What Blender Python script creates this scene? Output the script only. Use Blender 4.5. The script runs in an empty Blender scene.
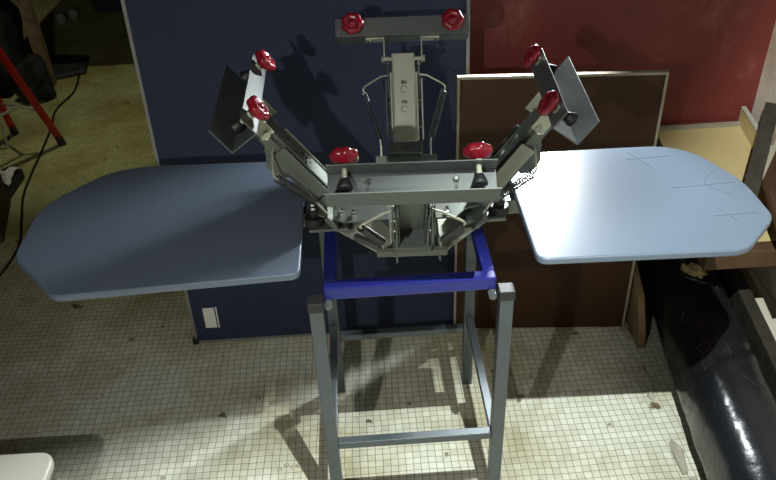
import bpy, bmesh, math, random
from mathutils import Vector, Matrix, noise
random.seed(7)
PI = math.pi
col = bpy.context.scene.collection
V = Vector

# ------------------------------------------------------------------ materials
def mat(name, color, rough=.6, metal=0., bump=0., bscale=60., var=0., vscale=8., var_color=None, spec=.5, detail=4.):
    m = bpy.data.materials.new(name); m.use_nodes = True
    nt = m.node_tree; N = nt.nodes; L = nt.links
    b = N['Principled BSDF']
    b.inputs['Base Color'].default_value = (*color, 1)
    b.inputs['Roughness'].default_value = rough
    b.inputs['Metallic'].default_value = metal
    b.inputs['Specular IOR Level'].default_value = spec
    tc = N.new('ShaderNodeTexCoord')
    if var > 0:
        n = N.new('ShaderNodeTexNoise'); n.inputs['Scale'].default_value = vscale; n.inputs['Detail'].default_value = detail
        n.inputs['Roughness'].default_value = .6
        L.new(tc.outputs['Object'], n.inputs['Vector'])
        r = N.new('ShaderNodeValToRGB')
        r.color_ramp.elements[0].position = .5 - .25; r.color_ramp.elements[1].position = .5 + .25
        c2 = var_color or tuple(c * (1 - var) for c in color)
        r.color_ramp.elements[0].color = (*c2, 1); r.color_ramp.elements[1].color = (*color, 1)
        L.new(n.outputs['Fac'], r.inputs['Fac']); L.new(r.outputs['Color'], b.inputs['Base Color'])
    if bump > 0:
        n2 = N.new('ShaderNodeTexNoise'); n2.inputs['Scale'].default_value = bscale; n2.inputs['Detail'].default_value = 3
        L.new(tc.outputs['Object'], n2.inputs['Vector'])
        bp = N.new('ShaderNodeBump'); bp.inputs['Strength'].default_value = bump; bp.inputs['Distance'].default_value = .01
        L.new(n2.outputs['Fac'], bp.inputs['Height']); L.new(bp.outputs['Normal'], b.inputs['Normal'])
    return m

def tile_mat():
    m = bpy.data.materials.new('mosaic_tiles'); m.use_nodes = True
    nt = m.node_tree; N = nt.nodes; L = nt.links; b = N['Principled BSDF']
    tc = N.new('ShaderNodeTexCoord')
    dn = N.new('ShaderNodeTexNoise'); dn.inputs['Scale'].default_value = 5; dn.inputs['Detail'].default_value = 2
    L.new(tc.outputs['Object'], dn.inputs['Vector'])
    sub = N.new('ShaderNodeVectorMath'); sub.operation = 'SUBTRACT'; sub.inputs[1].default_value = (.5, .5, .5)
    L.new(dn.outputs['Color'], sub.inputs[0])
    sc = N.new('ShaderNodeVectorMath'); sc.operation = 'SCALE'; sc.inputs['Scale'].default_value = .016
    L.new(sub.outputs[0], sc.inputs[0])
    ad = N.new('ShaderNodeVectorMath'); ad.operation = 'ADD'
    L.new(tc.outputs['Object'], ad.inputs[0]); L.new(sc.outputs[0], ad.inputs[1])
    br = N.new('ShaderNodeTexBrick'); br.offset = 0; br.squash = 1
    br.inputs['Scale'].default_value = 1; br.inputs['Brick Width'].default_value = .0203; br.inputs['Row Height'].default_value = .0203
    br.inputs['Mortar Size'].default_value = .0009; br.inputs['Mortar Smooth'].default_value = .35
    br.inputs['Color1'].default_value = (.72, .73, .64, 1); br.inputs['Color2'].default_value = (.60, .61, .51, 1)
    br.inputs['Mortar'].default_value = (.17, .16, .115, 1)
    L.new(ad.outputs[0], br.inputs['Vector'])
    # grime: large soft patches and small dark flecks
    g = N.new('ShaderNodeTexNoise'); g.inputs['Scale'].default_value = 2.2; g.inputs['Detail'].default_value = 7; g.inputs['Roughness'].default_value = .65
    L.new(tc.outputs['Object'], g.inputs['Vector'])
    r = N.new('ShaderNodeValToRGB'); r.color_ramp.elements[0].position = .36; r.color_ramp.elements[1].position = .58
    r.color_ramp.elements[0].color = (.62, .56, .42, 1); r.color_ramp.elements[1].color = (1, 1, 1, 1)
    L.new(g.outputs['Fac'], r.inputs['Fac'])
    mx = N.new('ShaderNodeMixRGB'); mx.blend_type = 'MULTIPLY'; mx.inputs[0].default_value = 1
    L.new(br.outputs['Color'], mx.inputs[1]); L.new(r.outputs['Color'], mx.inputs[2])
    fl = N.new('ShaderNodeTexNoise'); fl.inputs['Scale'].default_value = 16; fl.inputs['Detail'].default_value = 5
    L.new(tc.outputs['Object'], fl.inputs['Vector'])
    r2 = N.new('ShaderNodeValToRGB'); r2.color_ramp.elements[0].position = .285; r2.color_ramp.elements[1].position = .335
    r2.color_ramp.elements[0].color = (.25, .2, .14, 1); r2.color_ramp.elements[1].color = (1, 1, 1, 1)
    L.new(fl.outputs['Fac'], r2.inputs['Fac'])
    mx2 = N.new('ShaderNodeMixRGB'); mx2.blend_type = 'MULTIPLY'; mx2.inputs[0].default_value = 1
    L.new(mx.outputs[0], mx2.inputs[1]); L.new(r2.outputs['Color'], mx2.inputs[2])
    # the far part of the floor is yellower
    sp = N.new('ShaderNodeSeparateXYZ'); L.new(tc.outputs['Object'], sp.inputs[0])
    mr = N.new('ShaderNodeMapRange'); mr.inputs['From Min'].default_value = 1.7; mr.inputs['From Max'].default_value = 2.6
    L.new(sp.outputs['Y'], mr.inputs['Value'])
    mx3 = N.new('ShaderNodeMixRGB'); mx3.blend_type = 'MULTIPLY'
    L.new(mr.outputs[0], mx3.inputs[0]); L.new(mx2.outputs[0], mx3.inputs[1]); mx3.inputs[2].default_value = (.86, .84, .46, 1)
    L.new(mx3.outputs[0], b.inputs['Base Color'])
    b.inputs['Roughness'].default_value = .45
    bp = N.new('ShaderNodeBump'); bp.inputs['Strength'].default_value = .35; bp.inputs['Distance'].default_value = .002; bp.invert = True
    L.new(br.outputs['Fac'], bp.inputs['Height']); L.new(bp.outputs['Normal'], b.inputs['Normal'])
    return m

def red_wall_mat():
    m = mat('worn_red_paint', (.19, .030, .025), .55, var=.45, vscale=1.6, bump=.15, bscale=25)
    nt = m.node_tree; N = nt.nodes; L = nt.links; b = N['Principled BSDF']
    src = b.inputs['Base Color'].links[0].from_socket
    tc = N.new('ShaderNodeTexCoord')
    mp = N.new('ShaderNodeMapping'); mp.inputs['Scale'].default_value = (1, 1, .5); L.new(tc.outputs['Object'], mp.inputs[0])
    n = N.new('ShaderNodeTexNoise'); n.inputs['Scale'].default_value = 16; n.inputs['Detail'].default_value = 8; n.inputs['Roughness'].default_value = .7
    L.new(mp.outputs[0], n.inputs['Vector'])
    n1 = N.new('ShaderNodeTexNoise'); n1.inputs['Scale'].default_value = 3.2; L.new(tc.outputs['Object'], n1.inputs['Vector'])
    ml = N.new('ShaderNodeMath'); ml.operation = 'MULTIPLY'; L.new(n.outputs['Fac'], ml.inputs[0]); L.new(n1.outputs['Fac'], ml.inputs[1])
    r = N.new('ShaderNodeValToRGB'); r.color_ramp.elements[0].position = .30; r.color_ramp.elements[1].position = .42
    r.color_ramp.elements[0].color = (0, 0, 0, 1); r.color_ramp.elements[1].color = (.5, .5, .5, 1)
    L.new(ml.outputs[0], r.inputs['Fac'])
    mx = N.new('ShaderNodeMixRGB'); L.new(r.outputs['Color'], mx.inputs[0]); L.new(src, mx.inputs[1]); mx.inputs[2].default_value = (.27, .13, .11, 1)
    L.new(mx.outputs[0], b.inputs['Base Color'])
    return m

def leather_mat():
    m = mat('black_leather', (.008, .009, .011), .27, bump=.25, bscale=28, spec=.45)
    nt = m.node_tree; N = nt.nodes; L = nt.links; b = N['Principled BSDF']
    tc = N.new('ShaderNodeTexCoord')
    # thin pale scratches and cracks: edges of a stretched voronoi masked by noise
    mp = N.new('ShaderNodeMapping'); mp.inputs['Scale'].default_value = (1.3, .8, 1); L.new(tc.outputs['Object'], mp.inputs[0])
    v = N.new('ShaderNodeTexVoronoi'); v.feature = 'DISTANCE_TO_EDGE'; v.inputs['Scale'].default_value = 13
    L.new(mp.outputs[0], v.inputs['Vector'])
    r = N.new('ShaderNodeValToRGB'); r.color_ramp.elements[0].position = 0; r.color_ramp.elements[1].position = .010
    r.color_ramp.elements[0].color = (1, 1, 1, 1); r.color_ramp.elements[1].color = (0, 0, 0, 1)
    L.new(v.outputs['Distance'], r.inputs['Fac'])
    n = N.new('ShaderNodeTexNoise'); n.inputs['Scale'].default_value = 9; n.inputs['Detail'].default_value = 6; L.new(tc.outputs['Object'], n.inputs['Vector'])
    r2 = N.new('ShaderNodeValToRGB'); r2.color_ramp.elements[0].position = .55; r2.color_ramp.elements[1].position = .62
    L.new(n.outputs['Fac'], r2.inputs['Fac'])
    ml = N.new('ShaderNodeMath'); ml.operation = 'MULTIPLY'; L.new(r.outputs['Color'], ml.inputs[0]); L.new(r2.outputs['Color'], ml.inputs[1])
    mx = N.new('ShaderNodeMixRGB'); L.new(ml.outputs[0], mx.inputs[0]); mx.inputs[1].default_value = (.008, .009, .011, 1); mx.inputs[2].default_value = (.08, .075, .065, 1)
    L.new(mx.outputs[0], b.inputs['Base Color'])
    return m

M = dict(
    tile=tile_mat(), red=red_wall_mat(), leather=leather_mat(),
    plaster=mat('whitewashed_plaster', (.62, .60, .54), .85, var=1, vscale=3.4, var_color=(.42, .28, .19), bump=.3, bscale=18),
    dull=mat('dull_wall', (.07, .065, .05), .9, var=.3, vscale=2),
    navy=mat('navy_felt', (.026, .034, .066), .85, var=.15, vscale=5, bump=.15, bscale=300, spec=.25),
    alu=mat('aluminium_edge', (.24, .24, .235), .45, .5),
    steel=mat('zinc_steel', (.15, .17, .15), .45, .45, var=.25, vscale=14),
    greysteel=mat('grey_coated_steel', (.10, .115, .112), .5, .25, var=.15, vscale=10),
    bright=mat('polished_steel', (.46, .48, .39), .42, .4),
    springsteel=mat('dark_spring_steel', (.06, .065, .06), .4, .5),
    chrome=mat('bright_bolt_steel', (.8, .8, .78), .15, 1.),
    grey=mat('grey_painted_tube', (.085, .10, .11), .42, .4, var=.2, vscale=9),
    blue=mat('blue_enamel', (.012, .016, .15), .3),
    redk=mat('red_knob_plastic', (.22, .008, .020), .25),
    rubber=mat('black_rubber', (.012, .012, .013), .5),
    pallet_skin=mat('blue_grey_pallet_coat', (.105, .135, .182), .36, var=.08, vscale=5, spec=.55),
    brown=mat('brown_hardboard', (.050, .022, .009), .65, var=.35, vscale=2.5, spec=.25),
    edge=mat('pale_board_edge', (.30, .27, .20), .7, var=.2, vscale=30),
    ply=mat('tan_plywood', (.46, .36, .17), .6, var=.12, vscale=4),
    wood=mat('old_wood', (.09, .045, .018), .7, var=.5, vscale=12, bump=.3, bscale=40),
    tanwood=mat('bare_tan_wood', (.30, .21, .11), .75, var=.6, vscale=14, bump=.3, bscale=30),
    darkwood=mat('dark_stained_wood', (.035, .03, .022), .6, var=.5, vscale=16, bump=.4, bscale=40),
    pale=mat('pale_board', (.55, .52, .42), .7, var=.12, vscale=5),
    foam=mat('yellow_foam', (.62, .48, .22), .95, bump=1., bscale=70, var=.4, vscale=40),
    white=mat('white_plastic', (.34, .33, .29), .4),
    paper=mat('white_paper', (.7, .7, .66), .8),
    inkgrey=mat('grey_print', (.15, .15, .16), .8),
    black=mat('black_cloth', (.010, .011, .012), .85, bump=.3, bscale=20),
    darkgrey=mat('dark_grey_plastic', (.03, .03, .034), .6),
    redpaint=mat('red_paint', (.42, .012, .012), .35),
    crumb=mat('plaster_crumb', (.45, .42, .34), .9, var=.4, vscale=40),
    pencil=mat('pencil_mark', (.07, .09, .125), .7),
)

# ------------------------------------------------------------------ mesh helpers
def link(name, bm, m, parent=None, smooth=False, bevel=0, loc=None, segs=2):
    me = bpy.data.meshes.new(name)
    bmesh.ops.recalc_face_normals(bm, faces=bm.faces[:])
    if parent is not None and loc is None: loc = ROOT.get(parent.name, V((0, 0, 0)))
    off = loc if loc is not None else V((0, 0, 0))
    bmesh.ops.translate(bm, verts=bm.verts[:], vec=-off)
    bm.to_mesh(me); bm.free()
    mats = m if isinstance(m, (list, tuple)) else [m]
    for k in mats: me.materials.append(k)
    o = bpy.data.objects.new(name, me); col.objects.link(o)
    if parent is not None: o.parent = parent; ROOT[o.name] = off     # child keeps the root's origin
    else: o.location = off
    if smooth:
        for p in me.polygons: p.use_smooth = True
    if bevel:
        b = o.modifiers.new('bevel', 'BEVEL'); b.width = bevel; b.segments = segs; b.limit_method = 'ANGLE'; b.angle_limit = .7
    return o
ROOT = {}
def thing(name, loc, label, cat, group=None):
    o = bpy.data.objects.new(name, None); col.objects.link(o); o.location = loc; o.empty_display_size = .05
    ROOT[o.name] = V(loc); tag(o, label, cat, group); return o
def tag(o, label, cat, group=None):
    o['label'] = label; o['category'] = cat
    if group: o['group'] = group
    return o
def struct(o): o['kind'] = 'structure'; return o

I4 = Matrix.Identity(4)
def box(bm, x0, x1, y0, y1, z0, z1, mx=I4):
    vs = [bm.verts.new(mx @ V((x, y, z))) for x in (x0, x1) for y in (y0, y1) for z in (z0, z1)]
    for f in ((0, 1, 3, 2), (4, 6, 7, 5), (0, 4, 5, 1), (2, 3, 7, 6), (0, 2, 6, 4), (1, 5, 7, 3)):
        bm.faces.new([vs[i] for i in f])
    return bm
def nb(): return bmesh.new()
def B(*a, **k): return box(nb(), *a, **k)
def prism(bm, pts, d, mx=I4):
    """pts: list of 3-D points of a planar outline; d: extrusion vector"""
    a = [bm.verts.new(mx @ V(p)) for p in pts]; b = [bm.verts.new(mx @ (V(p) + V(d))) for p in pts]
    n = len(pts); bm.faces.new(a[::-1]); bm.faces.new(b)
    for i in range(n): bm.faces.new([a[i], a[(i + 1) % n], b[(i + 1) % n], b[i]])
    return bm
def frame_to(p, q):
    d = (V(q) - V(p)); z = d.normalized()
    x = z.orthogonal().normalized(); y = z.cross(x)
    return Matrix(((x.x, y.x, z.x, p[0]), (x.y, y.y, z.y, p[1]), (x.z, y.z, z.z, p[2]), (0, 0, 0, 1))), d.length
def lathe(bm, prof, mx=I4, n=24, mod=None):
    rings = []
    for r, z in prof:
        ring = []
        for i in range(n):
            a = 2 * PI * i / n; rr = r * (mod(a) if mod else 1)
            ring.append(bm.verts.new(mx @ V((rr * math.cos(a), rr * math.sin(a), z))))
        rings.append(ring)
    for a, b in zip(rings, rings[1:]):
        for i in range(n): bm.faces.new([a[i], a[(i + 1) % n], b[(i + 1) % n], b[i]])
    bm.faces.new(rings[0][::-1]); bm.faces.new(rings[-1])
    return bm
def cyl(bm, p, q, r, n=16, r2=None):
    m, L = frame_to(p, q); return lathe(bm, [(r, 0), (r if r2 is None else r2, L)], m, n)
def tube(bm, pts, r, n=8):
    pts = [V(p) for p in pts]; rings = []
    up = None
    for i, p in enumerate(pts):
        t = (pts[min(i + 1, len(pts) - 1)] - pts[max(i - 1, 0)]).normalized()
        if up is None: up = t.orthogonal().normalized()
        x = (up - t * up.dot(t)).normalized(); y = t.cross(x); up = x
        rings.append([bm.verts.new(p + (x * math.cos(2 * PI * k / n) + y * math.sin(2 * PI * k / n)) * r) for k in range(n)])
    for a, b in zip(rings, rings[1:]):
        for i in range(n): bm.faces.new([a[i], a[(i + 1) % n], b[(i + 1) % n], b[i]])
    bm.faces.new(rings[0][::-1]); bm.faces.new(rings[-1]); return bm
def bar(bm, p, q, w, h, up=(0, 0, 1)):
    """rectangular bar from p to q, w across, h along up"""
    p, q = V(p), V(q); z = (q - p).normalized(); x = z.cross(V(up)).normalized(); y = x.cross(z)
    L = (q - p).length
    mx = Matrix(((x.x, y.x, z.x, p.x), (x.y, y.y, z.y, p.y), (x.z, y.z, z.z, p.z), (0, 0, 0, 1)))
    return box(bm, -w / 2, w / 2, -h / 2, h / 2, 0, L, mx)
def smoothpoly(pts, radii):
    """round each corner of a 2-D polygon"""
    out = []; n = len(pts)
    for i in range(n):
        p = V(pts[i]); a = V(pts[i - 1]); c = V(pts[(i + 1) % n]); r = radii[i]
        u = (a - p); v = (c - p); l = min(r, u.length * .48, v.length * .48)
        u = p + u.normalized() * l; v = p + v.normalized() * l
        for k in range(7):
            t = k / 6; out.append((1 - t) ** 2 * u + 2 * t * (1 - t) * p + t * t * v)
    return out

# ------------------------------------------------------------------ the room
XW = 1.243; YW = 2.15; H = 2.75
struct(link('floor', B(-2.8, XW + .1, -1.8, 6.0, -.05, 0), M['tile']))
struct(link('ceiling', B(-2.9, XW + .1, -1.9, 6.0, H, H + .05), M['dull']))
struct(link('wall_back_right', B(-.42, XW, YW, YW + .14, 0, H), M['red']))
struct(link('wall_right', B(XW, XW + .1, -1.8, YW + .14, 0, H), M['plaster']))
struct(link('wall_hall', B(XW, XW + .1, YW + .14, 6.0, 0, H), M['dull']))
struct(link('wall_left', B(-2.9, -2.8, -1.8, 6.0, 0, H), M['dull']))
struct(link('wall_back', B(-2.8, XW, 5.9, 6.0, 0, H), M['dull']))
struct(link('wall_front', B(-2.8, XW, -1.9, -1.8, 0, H), M['dull']))

# ------------------------------------------------------------------ navy notice board
def board_frame(x0, x1, h, w, t, mx, bottom=True):
    bm = nb()
    box(bm, x0, x0 + w, -t, .012, 0, h, mx); box(bm, x1 - w, x1, -t, .012, 0, h, mx)
    box(bm, x0 + w, x1 - w, -t, .012, h - w, h, mx)
    if bottom: box(bm, x0 + w, x1 - w, -t, .012, 0, w, mx)
    return bm
P0 = V((-.584, 1.857, .004))
mx = Matrix.Translation((0, 1.857, .004)) @ Matrix.Rotation(-math.radians(4.2), 4, 'X')
nbrd = thing('notice_board', P0, 'tall navy blue felt notice board with aluminium frame behind the left pallet', 'notice board')
link('panel', B(-.576, .288, 0, .011, .006, 1.42, mx=mx), M['navy'], nbrd)
link('frame', board_frame(-.584, .296, 1.43, .009, .004, mx), M['alu'], nbrd)
bm = nb()
box(bm, -.592, -.572, -.007, .016, -.003, .02, mx)
link('corner_cap', bm, M['rubber'], nbrd, bevel=.003)
st = link('sticker', B(-.541, -.505, -.0015, 0, .058, .135, mx=mx), M['paper'], nbrd)
st['label'] = 'small white paper sticker'
bm = nb(); box(bm, -.501, -.497, -.0015, 0, .056, .137, mx); 
link('sticker_stub', bm, M['paper'], nbrd)
# ------------------------------------------------------------------ brown board
mx = Matrix.Translation((.254, 1.836, 0)) @ Matrix.Rotation(math.radians(-4.6), 4, 'Z') @ Matrix.Rotation(-math.radians(1.2), 4, 'X') @ Matrix.Translation((-.258, 0, 0))
bb = thing('hardboard_panel', (.53, 1.838, 0), 'dark brown hardboard panel with pale edging, standing on the floor behind the right pallet', 'board')
link('panel', B(.264, .797, 0, .01, .012, .868, mx=mx), M['brown'], bb)
link('edging', board_frame(.258, .803, .874, .007, .004, mx, bottom=False), M['edge'], bb)

# ------------------------------------------------------------------ press stand
X0, X1, YF, YB, ZT = -.1285, .279, 1.148, 1.625, .72
stand = thing('press_stand', (.075, 1.39, 0), 'square grey steel tube stand with a blue top frame under the printing press', 'stand')
T = .028
for lx in (X0, X1 - T):
    for ly in (YF, YB - T):
        bm = nb(); box(bm, lx, lx + T, ly, ly + T, 0, ZT)
        link('leg', bm, M['grey'], stand, bevel=.002)
for lx in (X0, X1 - T):
    for ly in (YF, YB - T):
        bm = nb(); box(bm, lx - .002, lx + T + .002, ly - .002, ly + T + .002, ZT - .018, ZT + .004)
        link('end_cap', bm, M['rubber'], stand, bevel=.002)
for (a, b2) in (((X0 + T, YF + T / 2, .295), (X1 - T, YF + T / 2, .295)), ((X0 + T, YB - T / 2, .215), (X1 - T, YB - T / 2, .215))):
    link('cross_rail', bar(nb(), a, b2, .02, .02), M['grey'], stand, bevel=.0015)
for lx in (X0 + T / 2, X1 - T / 2):
    link('side_rail', bar(nb(), (lx, YF + T, .262), (lx, YB - T, .262), .02, .02), M['grey'], stand, bevel=.0015)
blue = nb()
box(blue, -.098, .248, 1.178, 1.206, .707, .737)
box(blue, -.098, -.072, 1.206, 1.60, .707, .737); box(blue, .224, .248, 1.206, 1.60, .707, .737)
box(blue, -.072, .224, 1.575, 1.60, .707, .737)
bf = link('top_frame', blue, M['blue'], stand, bevel=.003); bf['label'] = 'blue enamelled top frame'
for bx in (-.09, .24):
    bm = nb(); cyl(bm, (bx, 1.165, .700), (bx, 1.18, .700), .009, 6); cyl(bm, (bx, 1.16, .700), (bx, 1.165, .700), .005, 8)
    link('bolt', bm, M['greysteel'], stand)

# ------------------------------------------------------------------ printing press
PC = V((.085, 1.39, .737))
press = thing('screen_printing_press', PC, 'four-armed steel screen printing press with red knobs, bolted on the blue-topped stand', 'printing press')
# octagonal base plate with a pivot hub
cx, cy = .085, 1.40
oct_ = [(-.105, 1.41), (-.105, 1.47), (-.01, 1.56), (.18, 1.56), (.275, 1.47), (.275, 1.39), (.150, 1.266), (.020, 1.278)]
link('base_plate', prism(nb(), [(x, y, .739) for x, y in oct_], (0, 0, .006)), M['bright'], press, bevel=.001)
hub = nb(); lathe(hub, [(.055, .745), (.055, .765), (.035, .768), (.035, .80), (.05, .803), (.05, .812)], Matrix.Translation((cx, cy, 0)), 28)
link('hub', hub, M['steel'], press, bevel=.001)
# front indexing gate: two cheeks, a cross pin and a flat bridge
for sx in (-.044, .044):
    g = nb(); prism(g, [(cx + .013 + sx - .002, 1.245, .738), (cx + .013 + sx - .002, 1.33, .738), (cx + .013 + sx - .002, 1.33, .80), (cx + .013 + sx - .002, 1.262, .775)], (.004, 0, 0))
    link('gate_cheek', g, M['steel'], press)
g = nb(); cyl(g, (cx - .038, 1.258, .752), (cx + .058, 1.258, .752), .0055, 12)
link('gate_pin', g, M['bright'], press, smooth=False)
link('gate_block', B(cx - .030, cx + .05, 1.275, 1.34, .746, .79), M['greysteel'], press, bevel=.003)
g = nb()
prism(g, [(-.068, 1.318, .803), (-.055, 1.308, .803), (.180, 1.300, .803), (.205, 1.330, .803), (.25, 1.345, .803), (.25, 1.43, .803), (-.105, 1.43, .803), (-.105, 1.34, .803)], (0, 0, .004))
link('rotor_plate', g, M['steel'], press, bevel=.001)
g = nb(); box(g, cx + .012, cx + .018, 1.285, 1.315, .79, .835); link('register_tab', g, M['steel'], press, bevel=.001)
for bx, by in ((-.085, 1.352), (-.055, 1.335), (-.03, 1.328), (.165, 1.32), (.23, 1.36)):
    g = nb(); lathe(g, [(.0065, .807), (.0065, .812), (.004, .814), (.004, .820)], Matrix.Translation((bx, by, 0)), 6)
    link('bolt', g, M['chrome'], press)
# diagonal corner braces seen on the base plate
for (a, b2) in (((-.03, 1.33, .752), (.02, 1.285, .752)), ((.20, 1.33, .752), (.15, 1.285, .752))):
    link('corner_brace', bar(nb(), a, b2, .012, .012), M['steel'], press)
# lateral axle ends with black bushings and chrome nuts
for s, bx in ((-1, -.115), (1, .282)):
    g = nb(); cyl(g, (bx, 1.36, .772), (bx, 1.36, .792), .021, 20); cyl(g, (bx, 1.36, .792), (bx, 1.36, .808), .012, 16)
    link('bushing', g, M['rubber'], press, bevel=.002)
    for k, zz in ((0, .809), (1, .819)):
        g = nb(); lathe(g, [(.009, zz), (.009, zz + .007)], Matrix.Translation((bx, 1.36, 0)), 6)
        link('nut', g, M['chrome'], press, bevel=.001)
    g = nb(); box(g, min(bx, bx - s * .06) - .012, max(bx, bx - s * .06) + .012, 1.335, 1.385, .765, .771)
    link('axle_bracket', g, M['steel'], press, bevel=.001)

# pallets with their support bars
def pallet(outline, radii, ztop, name_tint, pm, tilt=None):
    pts = smoothpoly(outline, radii)
    bm = nb(); prism(bm, [(p.x, p.y, ztop - .016) for p in pts], (0, 0, .016))
    o = link('pallet', bm, pm, press, bevel=.004, segs=3)
    return o
LP = [(-.137, 1.150), (-.137, 1.592), (-.515, 1.610), (-.600, 1.592), (-.668, 1.520), (-.722, 1.440), (-.715, 1.262), (-.598, 1.128)]
pl = pallet(LP, [.02, .02, .08, .07, .06, .06, .03, .02], .8, '', M['pallet_skin'])
RP = [(.322, 1.560), (.300, 1.40), (.318, 1.150), (.705, 1.128), (.738, 1.160), (.818, 1.235), (.822, 1.300), (.800, 1.400), (.765, 1.490), (.700, 1.560), (.640, 1.572)]
RP = [(.322, 1.565), (.321, 1.40), (.318, 1.148), (.722, 1.136), (.822, 1.240), (.822, 1.385), (.765, 1.520), (.700, 1.560)]
pr = pallet(RP, [.02, .001, .025, .03, .025, .05, .06, .06], .8, '', M['pallet_skin'])
for x0, x1 in ((-.55, -.02), (.19, .65)):
    link('pallet_support', B(x0, x1, 1.385, 1.425, .748, .783), M['steel'], press, bevel=.002)
for x0, x1 in ((-.30, -.18), (.36, .48)):
    link('pallet_clamp', B(x0, x1, 1.34, 1.47, .776, .7838), M['steel'], press, bevel=.002)
# pencilled register crosses on the right pallet
def mark(pts, w=.0011):
    bm = nb()
    for (a, b2) in zip(pts, pts[1:]): bar(bm, (a[0], a[1], .8002), (b2[0], b2[1], .8002), w, .0004)
    return bm
def sub(o, parent): o.parent = parent; return o
for pts in ([(.60, 1.502), (.70, 1.508)], [(.615, 1.535), (.648, 1.455)], [(.66, 1.37), (.80, 1.378)], [(.70, 1.255), (.79, 1.258)],
            [(.72, 1.285), (.748, 1.225)], [(.775 - .04 * math.sin(k / 8 * PI), 1.43 - .10 * k / 8) for k in range(9)]):
    link('pencil_mark', tube(nb(), [(x, y, .8002) for x, y in pts], .00045, 4), M['pencil'], pr, loc=PC)

# ---- one print arm, built in its own raised frame ------------------------------------------
def knob_mod(a): return 1 + .055 * math.cos(7 * a)
def make_arm(pivot, az, phi, L, headlen, spring=True, detail_face=M['steel']):
    """az: heading of the arm; phi: how far it is raised; local x = sideways, y = outward along arm, z = normal"""
    a = V((math.cos(az) * math.cos(phi), math.sin(az) * math.cos(phi), math.sin(phi)))
    n = V((-math.cos(az) * math.sin(phi), -math.sin(az) * math.sin(phi), math.cos(phi)))
    s = a.cross(n)
    mx = Matrix(((s.x, a.x, n.x, pivot[0]), (s.y, a.y, n.y, pivot[1]), (s.z, a.z, n.z, pivot[2]), (0, 0, 0, 1)))
    P = lambda x, y, z: mx @ V((x, y, z))
    arm = link('print_arm', _channel(L, mx), detail_face, press, bevel=.0012)
    # foot block on the rotor
    bm = nb(); box(bm, -.038, .038, -.022, .004, -.03, .014, mx)
    link('arm_foot', bm, M['greysteel'], arm, bevel=.002, loc=PC)
    g = nb(); lathe(g, [(.005, 0), (.005, .004)], mx @ Matrix.Translation((0, -.009, .014)), 10); link('screw', g, M['chrome'], arm, loc=PC)
    # screen clamp: channel with narrow upper flange, web and wide lower flange
    hl = headlen / 2; t = .0025; yw = L + .036; zu = .037; h = .061
    bm = nb()
    box(bm, -hl, hl, yw, yw + .041, zu - t, zu, mx)
    box(bm, -hl, hl, yw, yw + t, zu - h, zu - t, mx)
    box(bm, -hl, hl, yw + t, yw + .059, zu - h, zu - h + t, mx)
    link('screen_clamp', bm, M['greysteel'], arm, bevel=.0008, loc=PC)
    # Z brackets and hinge pin between arm and clamp
    for sg in (-1, 1):
        bm = nb()
        box(bm, *sorted((sg * .042, sg * .0445)), L - .018, yw - .0035, -.008, .022, mx)
        box(bm, *sorted((sg * .042, sg * .085)), yw - .0035, yw - .0005, -.008, .022, mx)
        link('bracket', bm, M['bright'], arm, bevel=.0006, loc=PC)
        bm = nb(); cyl(bm, P(sg * .022, L - .012, .008), P(sg * .05, L - .012, .008), .0045, 12); cyl(bm, P(sg * .046, L - .012, .008), P(sg * .050, L - .012, .008), .0075, 6)
        link('hinge_pin', bm, M['bright'], arm, loc=PC)
        bm = nb(); cyl(bm, P(sg * .075, yw - .010, .012), P(sg * .075, yw - .0035, .012), .006, 6); cyl(bm, P(sg * .075, yw + t, .017), P(sg * .075, yw + .012, .017), .0065, 12, .004)
        link('bolt', bm, M['chrome'], arm, bevel=.0008, loc=PC)
        bm = nb(); box(bm, sg * .075 - .003, sg * .075 + .003, yw + t, yw + .004, -.008, .008, mx)
        link('adjusting_slot', bm, M['rubber'] if sg < 0 else M['chrome'], arm, loc=PC)
    # knobs: fluted red disc, steel stem, black rubber cone inside the clamp
    for sg in (-1, 1):
        c = (sg * .113, yw + .023)
        km = mx @ Matrix.Translation((c[0], c[1], zu))
        bm = nb(); lathe(bm, [(.010, .007), (.013, .010), (.0215, .014), (.0242, .018), (.0248, .023), (.0232, .028), (.018, .0305), (.0135, .0305), (.012, .029), (.008, .029), (.0065, .0315), (.002, .033)], km, 48, knob_mod)
        k = link('knob', bm, M['redk'], arm, smooth=True, loc=PC)
        bm = nb(); lathe(bm, [(.0048, -.024), (.0048, .010)], km, 12); lathe(bm, [(.009, .0005), (.009, .005)], km, 6)
        link('knob_stem', bm, M['bright'], arm, loc=PC)
        bm = nb(); lathe(bm, [(.007, -.020), (.0095, -.024), (.0135, -.034), (.014, -.038), (.010, -.0395)], km, 20)
        link('rubber_cone', bm, M['rubber'], arm, smooth=True, loc=PC)
    # two coil springs on bent wire hangers
    if spring:
        for sg in (-1, 1):
            w = [P(sg * .032, L * .78, -.004), P(sg * .055, L * .77, -.010), P(sg * .092, L * .68, -.022), P(sg * .097, L * .65, -.024), P(sg * .094, L * .60, -.024)]
            link('spring_hanger', tube(nb(), w, .0022, 6), M['bright'], arm, loc=PC)
            p0 = P(sg * .094, L * .61, -.024); p1 = P(sg * .060, .015, -.016)
            fm, LL = frame_to(p0, p1); turns = 22
            pts = []
            for i in range(turns * 8 + 1):
                u = i / (turns * 8); ang = 2 * PI * turns * u
                pts.append(fm @ V(((.0075 if sg > 0 or abs(math.sin(az)) < .5 else .0055) * math.cos(ang), (.0075 if sg > 0 or abs(math.sin(az)) < .5 else .0055) * math.sin(ang), u * LL)))
            link('coil_spring', tube(nb(), pts, .0013, 5), M['springsteel'], arm, smooth=True, loc=PC)
            link('spring_hook', tube(nb(), [p1, P(sg * .058, 0, -.016), P(sg * .058, -.024, -.018)], .0022, 6), M['bright'], arm, loc=PC)
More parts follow.
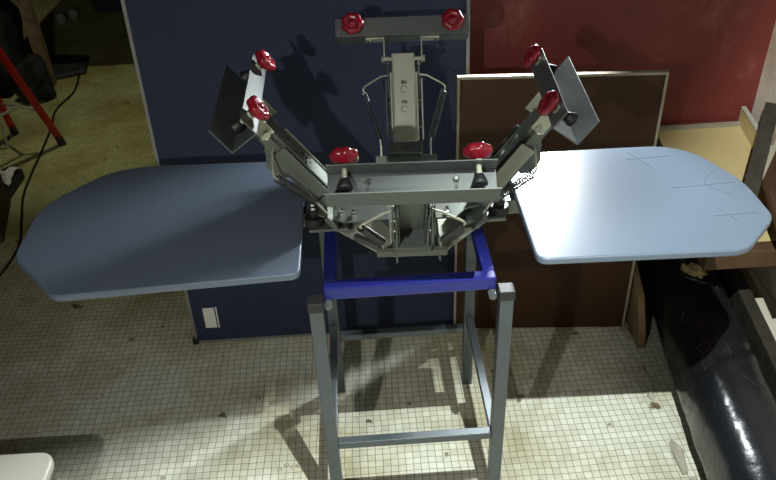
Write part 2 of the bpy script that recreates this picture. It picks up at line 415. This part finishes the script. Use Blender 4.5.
    for sg in (-1, 1):
        xx = sg * .0345; g = nb()
        prism(g, [mx @ V((xx, L * .98, .004)), mx @ V((xx, L * .62, .004)), mx @ V((xx, L * .42, -.030)), mx @ V((xx, L * .50, -.048)), mx @ V((xx, L * .66, -.046))], s * (.0025 * sg))
        link('lever_plate', g, M['steel'], arm, bevel=.0006, loc=PC)
        for yy in (.2, .5, .9):
            g = nb(); cyl(g, P(sg * .032, L * yy, -.002), P(sg * .0385, L * yy, -.002), .0042, 6); link('bolt', g, M['chrome'], arm, loc=PC)
        g = nb(); box(g, *sorted((sg * .040, sg * .0425)), L * .05, L * .72, -.020, .0125, mx)
        link('outer_rail', g, M['bright'] if sg > 0 else M['steel'], arm, bevel=.0006, loc=PC)
    # spring anchor plate across the foot
    bm = nb(); box(bm, -.072, .072, -.056, -.023, -.028, -.018, mx)
    link('anchor_plate', bm, M['steel'], arm, bevel=.001, loc=PC)
    # small release lever along one side
    bm = nb(); bar(bm, P(-.040, L * .1, -.018), P(-.040, L * .72, -.018), .003, .016, n); 
    link('side_link', bm, M['steel'], arm, loc=PC)
    for yy in (.38, .6):
        g = nb(); box(g, -.006, .006, L * yy + .012, L * yy + .020, .0135, .0145, mx); link('stamped_mark', g, M['chrome'], arm, loc=PC)
        g = nb(); ring = [mx @ V((.0075 * math.cos(k / 12 * 2 * PI), L * yy + .0075 * math.sin(k / 12 * 2 * PI), .0137)) for k in range(11)]
        tube(g, ring, .0008, 4); link('stamped_ring', g, M['greysteel'], arm, loc=PC)
    return arm
def _channel(L, mx):
    bm = nb()
    box(bm, -.024, .024, 0, L, .0105, .013, mx)
    box(bm, -.0265, -.024, 0, L, -.022, .013, mx); box(bm, .024, .0265, 0, L, -.022, .013, mx)
    box(bm, -.032, -.0275, .01, L * .80, -.028, .006, mx); box(bm, .0275, .032, .01, L * .80, -.028, .006, mx)
    return bm
R = math.radians
make_arm((.098, 1.566, .840), R(87), R(54), .209, .306, detail_face=M['bright'])
make_arm((.085, 1.243, .808), R(-93), R(53), .205, .288)
make_arm((-.083, 1.378, .850), R(181), R(54), .198, .306)
make_arm((.245, 1.378, .829), R(-4), R(54), .198, .306)

# ------------------------------------------------------------------ black leather bolster (old sofa cushion)
def bolster():
    bm = nb(); n = 40; rings = []
    axis = [(.868, 0.86), (.885, 1.05), (.908, 1.25), (.928, 1.42), (.950, 1.60), (.975, 1.78), (.992, 1.93), (1.004, 2.05)]
    NS = 120
    for i in range(NS + 1):
        u = i / NS; f = u * (len(axis) - 1); k = min(int(f), len(axis) - 2); t = f - k
        x = axis[k][0] * (1 - t) + axis[k + 1][0] * t; y = axis[k][1] * (1 - t) + axis[k + 1][1] * t
        end = min(1, math.sqrt(max(0, min(u, 1 - u) / .035))) if min(u, 1 - u) < .035 else 1
        end = max(end, .25)
        rx, rz = .104, .124
        ring = []
        for j in range(n):
            a = 2 * PI * j / n
            cxp = math.copysign(abs(math.cos(a)) ** .8, math.cos(a)); czp = math.copysign(abs(math.sin(a)) ** .85, math.sin(a))
            p = V((x + rx * end * cxp, y, .126 + rz * end * czp))
            d = noise.noise(p * 5) * .006 + noise.noise(V((p.x * 3, p.y * 14, p.z * 3))) * .004
            # deep cross creases where the leather folds
            for yc, dep, sl in ((1.60, .005, .25), (1.42, .007, .35)):
                q = p.y - yc - sl * (p.x - .95)
                d -= dep * math.exp(-(q / .012) ** 2) * (.4 + .6 * max(0, math.cos(a - 1.0))) - dep * .3 * math.exp(-((q + .03) / .018) ** 2)
            if math.sin(a) < -.6: d = 0
            c = V((x, y, .126)); p = c + (p - c) * (1 + d / .15)
            p.z = max(p.z, .002)
            ring.append(bm.verts.new(p))
        rings.append(ring)
    for a, b2 in zip(rings, rings[1:]):
        for i in range(n): bm.faces.new([a[i], a[(i + 1) % n], b2[(i + 1) % n], b2[i]])
    bm.faces.new(rings[0][::-1]); bm.faces.new(rings[-1])
    return bm
bo = thing('leather_bolster', (.95, 1.45, 0), 'long torn black leather sofa bolster lying on the floor below the right pallet', 'cushion')
link('cover', bolster(), M['leather'], bo, smooth=True)
bm = nb(); bmesh.ops.create_icosphere(bm, subdivisions=4, radius=1)
for v in bm.verts:
    p = v.co.copy(); v.co = V((.970 + p.x * .042, 1.765 + p.y * .048, .224 + p.z * .036)) + V((0, 0, noise.noise(p * 3) * .014)) + p * noise.noise(p * 9) * .010
tf = link('foam_stuffing', bm, M['foam'], bo, smooth=True); tf['label'] = 'yellow foam bulging out of a tear'
bm = nb()
pts = [(.915, 1.79, .238), (.935, 1.735, .250), (.965, 1.708, .250), (1.0, 1.708, .232), (1.03, 1.735, .19)]
tube(bm, pts, .008, 8); link('torn_edge', bm, M['leather'], bo, smooth=True)
# bare wood side panel by the bolster
def irregular(pts, d): return prism(nb(), pts, d)
o = link('wooden_offcut', irregular([(.838, 1.70, 0), (.845, 2.06, 0), (.845, 2.06, .235), (.836, 1.93, .24), (.833, 1.76, .16), (.832, 1.70, .06)], (-.022, 0, 0)), M['tanwood'], loc=V((.83, 1.88, 0)), bevel=.002)
tag(o, 'bare tan wooden side piece standing between the bolster and the brown hardboard', 'wood piece')
# dark rail right of the bolster
o = link('dark_rail', bar(nb(), (1.012, .95, .10), (1.156, 2.03, .10), .038, .20), M['darkwood'], loc=V((1.12, 1.5, 0)), bevel=.003)
tag(o, 'long dark wooden rail lying along the right side of the bolster', 'rail')
o = link('pale_board', prism(nb(), [(1.04, 1.0, 0), (1.178, 2.0, 0), (1.240, 2.0, 0), (1.240, 1.0, 0)], (0, 0, .12)), M['pale'], loc=V((1.2, 1.5, 0)), bevel=.002)
tag(o, 'pale cream board in the corner, right of the dark rail', 'board')

# ------------------------------------------------------------------ tan plywood tray in the corner
tr = thing('plywood_tray', (1.06, 1.87, 0), 'tan plywood tray with raised white-edged rims in the corner below the red wall', 'tray')
sl = (.535 - .42) / .46
zz = lambda y: .42 + (y - 1.66) * sl
link('bottom_panel', prism(nb(), [(.93, 1.66, zz(1.66)), (.93, 2.12, zz(2.12)), (1.20, 2.12, zz(2.12)), (1.20, 1.66, zz(1.66))], (0, 0, -.008)), M['ply'], tr)
link('rim', prism(nb(), [(.918, 2.12, .49), (1.20, 2.12, .49), (1.20, 2.12, .548), (.918, 2.12, .548)], (0, .012, 0)), M['edge'], tr)
link('rim', prism(nb(), [(1.20, 2.14, .47), (1.20, 2.14, .592), (1.20, 1.66, .50), (1.20, 1.66, .38)], (.012, 0, 0)), [M['ply']], tr)
link('rim_edge', prism(nb(), [(1.1985, 2.14, .592), (1.1985, 1.66, .50), (1.2135, 1.66, .50), (1.2135, 2.14, .592)], (0, 0, .003)), M['white'], tr)
link('rim', prism(nb(), [(.93, 2.12, .535), (.918, 2.12, .535), (.918, 1.66, .42), (.93, 1.66, .42)], (0, 0, -.05)), M['darkwood'], tr)
fr = link('front_rail', B(.915, 1.240, 1.615, 1.66, .365, .42), M['wood'], tr, bevel=.002)
for lx, ly, z1 in ((1.203, 1.62, .37), (1.203, 2.09, .50), (.925, 2.085, .48)):
    link('leg', B(lx, lx + .035, ly, ly + .035, 0 if lx < 1 else .12, z1), M['wood'], tr)

# dark plank laid across the tray, and a brown board with a pale edge leaning beside it
o = link('timber_plank', bar(nb(), (1.01, 1.655, .555), (1.236, 2.035, .645), .042, .02), M['darkwood'], loc=V((1.12, 1.9, .58)), bevel=.002)
tag(o, 'dark weathered timber plank lying across the plywood tray against the right wall', 'plank')
lb = thing('leaning_board', (1.2, 1.7, .4), 'dark brown board with a pale upper edge between the timber plank and the right wall', 'board')
q = [V((1.085, 1.745, .575)), V((1.238, 1.952, .607)), V((1.238, 1.50, .435)), V((1.085, 1.50, .425))]
link('panel', prism(nb(), q, (0, 0, -.01)), M['brown'], lb)
link('edging', bar(nb(), q[0] + V((0, 0, .002)), q[1] + V((0, 0, .002)), .012, .012), M['edge'], lb)

# ------------------------------------------------------------------ far-left clutter
def lump(name, c, r, m, seed, label, cat, sub_=4, rough=.5, group=None, flat=.0):
    bm = nb(); bmesh.ops.create_icosphere(bm, subdivisions=sub_, radius=1)
    for v in bm.verts:
        p = v.co.copy(); k = 1 + rough * noise.noise(p * 1.6 + V((seed, 0, 0))) + rough * .35 * noise.noise(p * 4.5 + V((0, seed, 0)))
        q = V((c[0] + p.x * r[0] * k, c[1] + p.y * r[1] * k, c[2] + p.z * r[2] * k)); q.z = max(q.z, flat)
        v.co = q
    o = link(name, bm, m, smooth=True, loc=V((c[0], c[1], flat))); tag(o, label, cat, group); return o
lump('cloth_bag', (-2.12, 4.08, .24), (.26, .26, .34), M['black'], 1, 'large black cloth bag slumped at the far left beside the worktable', 'bag')
lump('cloth_bag', (-1.74, 3.90, .10), (.10, .09, .12), M['black'], 3, 'small black cloth bag at the foot of the tan worktable leg', 'bag')
lump('cloth_bag', (-2.06, 3.52, .22), (.22, .18, .30), M['black'], 5, 'black cloth bag heaped behind the red tripod', 'bag')
lump('cloth_bag', (-2.0, 3.05, .18), (.16, .15, .20), M['darkgrey'], 9, 'dark grey cloth bag at the left edge under the red tripod', 'bag')
bm = nb(); prism(bm, [(-1.90, 4.05, .001), (-1.56, 4.20, .001), (-1.60, 4.42, .001), (-1.92, 4.50, .001)], (0, 0, .03))
tag(link('folded_cloth', bm, M['darkgrey'], loc=V((-1.7, 4.2, 0)), bevel=.01), 'dark folded cloth lying flat on the floor beside the large black bag', 'cloth')
bm = nb(); box(bm, -1.78, -1.52, 2.82, 3.03, 0, .05)
tag(link('black_box', bm, M['darkgrey'], loc=V((-1.7, 3.0, 0)), bevel=.006), 'flat black box on the floor at the left edge under the crumpled paper', 'box')
bm = nb()
nx, ny = 10, 8; g = [[None] * (ny + 1) for _ in range(nx + 1)]
for i in range(nx + 1):
    for j in range(ny + 1):
        x = -1.63 + i / nx * .11; y = 2.87 + j / ny * .13
        g[i][j] = bm.verts.new((x + .012 * noise.noise(V((i * .5, j * .5, 2))), y + .02 * noise.noise(V((i * .4, j * .6, 7))), .066 + .03 * noise.noise(V((i * .45, j * .45, 0)))))
for i in range(nx):
    for j in range(ny): bm.faces.new([g[i][j], g[i + 1][j], g[i + 1][j + 1], g[i][j + 1]])
pp = link('crumpled_paper', bm, M['paper'], loc=V((-1.6, 3.0, .05))); sm = pp.modifiers.new('s', 'SOLIDIFY'); sm.thickness = .002
tag(pp, 'crumpled white paper lying on the black box at the left edge', 'paper')
bm = nb(); box(bm, -1.75, -1.47, 2.48, 2.80, 0, .16, Matrix.Translation((-1.6, 2.64, 0)) @ Matrix.Rotation(.25, 4, 'Z') @ Matrix.Translation((1.6, -2.64, 0)))
tag(link('cardboard_box', bm, M['wood'], loc=V((-1.6, 2.64, 0)), bevel=.003), 'dark brown cardboard box at the left edge near the pallet tip', 'box')

# red tripod: three tubes, rubber feet, steel brace
tp = thing('red_tripod', (-1.75, 3.25, 0), 'red metal tripod with steel spreader braces at the left edge', 'tripod')
top = V((-1.565, 2.93, 1.15)); feet = [V((-1.445, 3.335, .012)), V((-1.72, 3.48, .012)), V((-1.95, 2.72, .012))]
for k, ft in enumerate(feet):
    lg = link('leg', bar(nb(), ft + (top - ft) * .02, top, .030, .022), M['redpaint'], tp, bevel=.003)
    fb = nb(); cyl(fb, ft + V((0, 0, -.012)), ft + (top - ft) * .04, .020, 12, .016); link('rubber_foot', fb, M['rubber'], lg, loc=V((-1.75, 3.25, 0)))
head = nb(); cyl(head, top - V((0, 0, .03)), top + V((0, 0, .06)), .03, 16); link('head_plate', head, M['darkgrey'], tp)
ctr = V((-1.548, 3.25, .25))
for ft in feet:
    link('brace', bar(nb(), ft + (top - ft) * .17, ctr, .014, .005), M['bright'], tp)
o = link('steel_rod', cyl(nb(), (-1.70, 3.33, .0), (-1.66, 3.30, .62), .006, 8), M['bright'], loc=V((-1.70, 3.33, 0)))
tag(o, 'thin steel rod standing beside the red tripod at the left edge', 'rod')

# cable along the floor
pts = []
ctrl = [(-1.60, 4.20), (-1.56, 3.95), (-1.59, 3.72), (-1.55, 3.50), (-1.52, 3.25), (-1.50, 3.05), (-1.47, 2.85), (-1.41, 2.65), (-1.36, 2.45), (-1.38, 2.2)]
for i in range(len(ctrl) - 1):
    for k in range(6):
        t = k / 6; p0 = V(ctrl[max(i - 1, 0)]); p1 = V(ctrl[i]); p2 = V(ctrl[i + 1]); p3 = V(ctrl[min(i + 2, len(ctrl) - 1)])
        q = .5 * ((2 * p1) + (-p0 + p2) * t + (2 * p0 - 5 * p1 + 4 * p2 - p3) * t * t + (-p0 + 3 * p1 - 3 * p2 + p3) * t ** 3)
        pts.append((q.x, q.y, .006))
o = link('power_cable', tube(nb(), pts, .005, 6), M['rubber'], smooth=True, loc=V((-1.5, 3.2, 0)))
tag(o, 'black power cable trailing over the floor at the left', 'cable')

# far worktable: its lower shelf shows, its unseen top is placed to shade the floor
wt = thing('worktable', (-1.2, 4.8, 0), 'dark worktable at the far end whose low shelf shows at the top left', 'table')
link('tabletop', B(-1.80, -.35, 4.02, 5.7, .72, .76), M['wood'], wt)
link('lower_shelf', B(-1.79, -.4, 5.22, 5.65, .10, .13), M['darkwood'], wt)
link('plinth', B(-1.79, -.4, 5.30, 5.33, .0, .10), M['darkwood'], wt)
for lx, ly in ((-1.76, 4.06), (-.44, 4.06), (-1.76, 5.6), (-.44, 5.6)):
    link('leg', B(lx, lx + .06, ly, ly + .05, 0, .72), M['tanwood'], wt)
for (x, y), lab in (((-1.96, 5.10), 'small round cream pot on the floor, the left of the two by the far shelf'), ((-1.90, 5.18), 'small round cream pot on the floor, the right of the two by the far shelf')):
    bm = nb(); lathe(bm, [(.02, 0), (.032, .02), (.034, .05), (.026, .068), (.01, .075)], Matrix.Translation((x, y, 0)), 16)
    tag(link('round_pot', bm, M['white'], smooth=True, loc=V((x, y, 0))), lab, 'pot', 'round pots by the far shelf')
bm = nb(); box(bm, -1.78, -1.66, 5.24, 5.42, .13, .20)
tag(link('white_tray', bm, M['white'], loc=V((-1.9, 5.4, .13)), bevel=.01), 'white box on the low shelf of the far worktable', 'box')

# ------------------------------------------------------------------ white chair back at the lower left
ch = thing('white_bench', (-.85, 1.01, 0), 'narrow white bench with rounded corners at the lower left corner of the photo', 'bench')
pts = smoothpoly([(-1.15, 1.068), (-.668, 1.060), (-.668, .97), (-1.15, .97)], [.02, .035, .02, .02])
link('bench_top', prism(nb(), [(p.x, p.y, .432) for p in pts], (0, 0, .022)), M['white'], ch, bevel=.006, segs=3)
for lx in (-1.12, -.72):
    link('leg', B(lx, lx + .03, 1.0, 1.03, 0, .433), M['white'], ch, bevel=.004)
link('stretcher', B(-1.09, -.72, 1.008, 1.022, .12, .14), M['white'], ch, bevel=.003)

# ------------------------------------------------------------------ crumbs of plaster and debris
def crumb(x, y, r, seed, lab):
    bm = nb(); bmesh.ops.create_icosphere(bm, subdivisions=2, radius=1)
    for v in bm.verts:
        p = v.co.copy(); k = 1 + .5 * noise.noise(p * 1.7 + V((seed * 3.1, 0, 0)))
        v.co = V((x + p.x * r[0] * k, y + p.y * r[1] * k, max(0, r[2] * .6 + p.z * r[2] * k)))
    tag(link('plaster_fragment', bm, M['crumb'], loc=V((x, y, 0))), lab, 'debris', 'broken plaster pieces on the floor')
crumb(.800, 1.765, (.012, .022, .012), 1, 'pale plaster crumb beside the lower right corner of the brown hardboard')
crumb(.795, 1.60, (.009, .018, .01), 2, 'small pale plaster crumb beside the left side of the bolster')
crumb(.790, 1.28, (.016, .055, .010), 3, 'long flat plaster flake beside the bolster near the bottom edge')
crumb(.797, 1.20, (.014, .012, .008), 4, 'lowest small plaster crumb beside the bolster')
crumb(.79, 1.50, (.010, .014, .008), 5, 'plaster crumb at the shadow edge beside the bolster')
for k, (x, y) in enumerate(((-.262, 1.345), (-.245, 1.338), (-.228, 1.342), (-.28, 1.33))):
    crumb(x, y, (.008, .005, .004), 10 + k, 'tiny white crumb of the cluster on the floor left of the front left stand leg')

# ------------------------------------------------------------------ added unseen lamp fixture, shade skewed to cut off the light
LX, LY, LZ = .30, .32, 2.5
hl = thing('added_lamp_fixture', (LX, LY, LZ), 'added unseen lamp fixture with a dark metal shade shaped to cut off the light', 'lamp')
uv = [(-.85, .25), (-.15, .50), (.15, .60), (.95, 1.60), (.95, -.9), (-.85, -.9)]
low = [V((LX + .11 * u, LY + .11 * v, LZ - .11)) for u, v in uv]
top_ = [V((LX + .05 * max(-1, min(1, u * 1.1)), LY + .05 * (1 if v > 0 else -1), LZ + .05)) for u, v in uv]
bm = nb(); lo = [bm.verts.new(p) for p in low]; to = [bm.verts.new(p) for p in top_]
for i in range(6): bm.faces.new([lo[i], lo[(i + 1) % 6], to[(i + 1) % 6], to[i]])
bm.faces.new(to)
sh = link('light_cut_shade', bm, M['black'], hl); so = sh.modifiers.new('solid', 'SOLIDIFY'); so.thickness = .002; so.offset = 1
link('cord', cyl(nb(), (LX, LY, LZ + .05), (LX, LY, H), .004, 8), M['rubber'], hl)

# ------------------------------------------------------------------ lights
def area(name, loc, target, size, power, color=(1, 1, 1), sy=None, spread=None):
    l = bpy.data.lights.new(name, 'AREA'); l.energy = power; l.color = color; l.size = size
    if sy: l.shape = 'RECTANGLE'; l.size_y = sy
    if spread: l.spread = spread
    o = bpy.data.objects.new(name, l); col.objects.link(o); o.location = loc
    o.rotation_euler = (V(target) - V(loc)).to_track_quat('-Z', 'Y').to_euler(); return o
def spot(name, loc, target, ang, power, color=(1, 1, 1), size=.02, blend=.5):
    l = bpy.data.lights.new(name, 'SPOT'); l.energy = power; l.color = color; l.spot_size = R(ang); l.spot_blend = blend; l.shadow_soft_size = size
    o = bpy.data.objects.new(name, l); col.objects.link(o); o.location = loc
    o.rotation_euler = (V(target) - V(loc)).to_track_quat('-Z', 'Y').to_euler(); return o
COOL = (.93, 1.0, .95)
spot('ceiling_lamp', (LX, LY, LZ), (LX + .2, LY + .3, 0), 150, 400, COOL, .008, .1)
spot('hand_torch', (-.38, -.05, 1.58), (-.30, 1.9, .58), 84, 54, (1, .98, .9), .012, 1)
spot('wall_lamp', (.52, 2.05, 1.14), (.22, 1.35, .8), 106, 84, (.93, .99, 1), .03, .6)
spot('rear_lamp', (-1.0, 3.25, 2.6), (-1.5, 4.3, 0), 72, 40, (1, .98, .72), .04, .5)

w = bpy.data.worlds.new('room_ambience'); bpy.context.scene.world = w; w.use_nodes = True
w.node_tree.nodes['Background'].inputs['Color'].default_value = (.5, .55, .5, 1)
w.node_tree.nodes['Background'].inputs['Strength'].default_value = .05

# ------------------------------------------------------------------ camera
cam = bpy.data.cameras.new('camera'); co = bpy.data.objects.new('camera', cam); col.objects.link(co)
cam.sensor_fit = 'HORIZONTAL'; cam.sensor_width = 36; cam.lens = 36 * 760 / 776; cam.clip_start = .02
p, y, r = R(35.3), R(1.7), R(2.6)
F = V((math.sin(y) * math.cos(p), math.cos(y) * math.cos(p), -math.sin(p)))
Rt = V((math.cos(y), -math.sin(y), 0)); U = Rt.cross(F)
R2 = Rt * math.cos(r) - U * math.sin(r); U2 = Rt * math.sin(r) + U * math.cos(r)
co.matrix_world = Matrix(((R2.x, U2.x, -F.x, 0), (R2.y, U2.y, -F.y, 0), (R2.z, U2.z, -F.z, 1.68), (0, 0, 0, 1)))
sc = bpy.context.scene; sc.camera = co
sc.view_settings.view_transform = 'Standard'; sc.view_settings.look = 'None'
sc.view_settings.exposure = -0.15; sc.view_settings.gamma = 1; sc.view_settings.use_curve_mapping = False
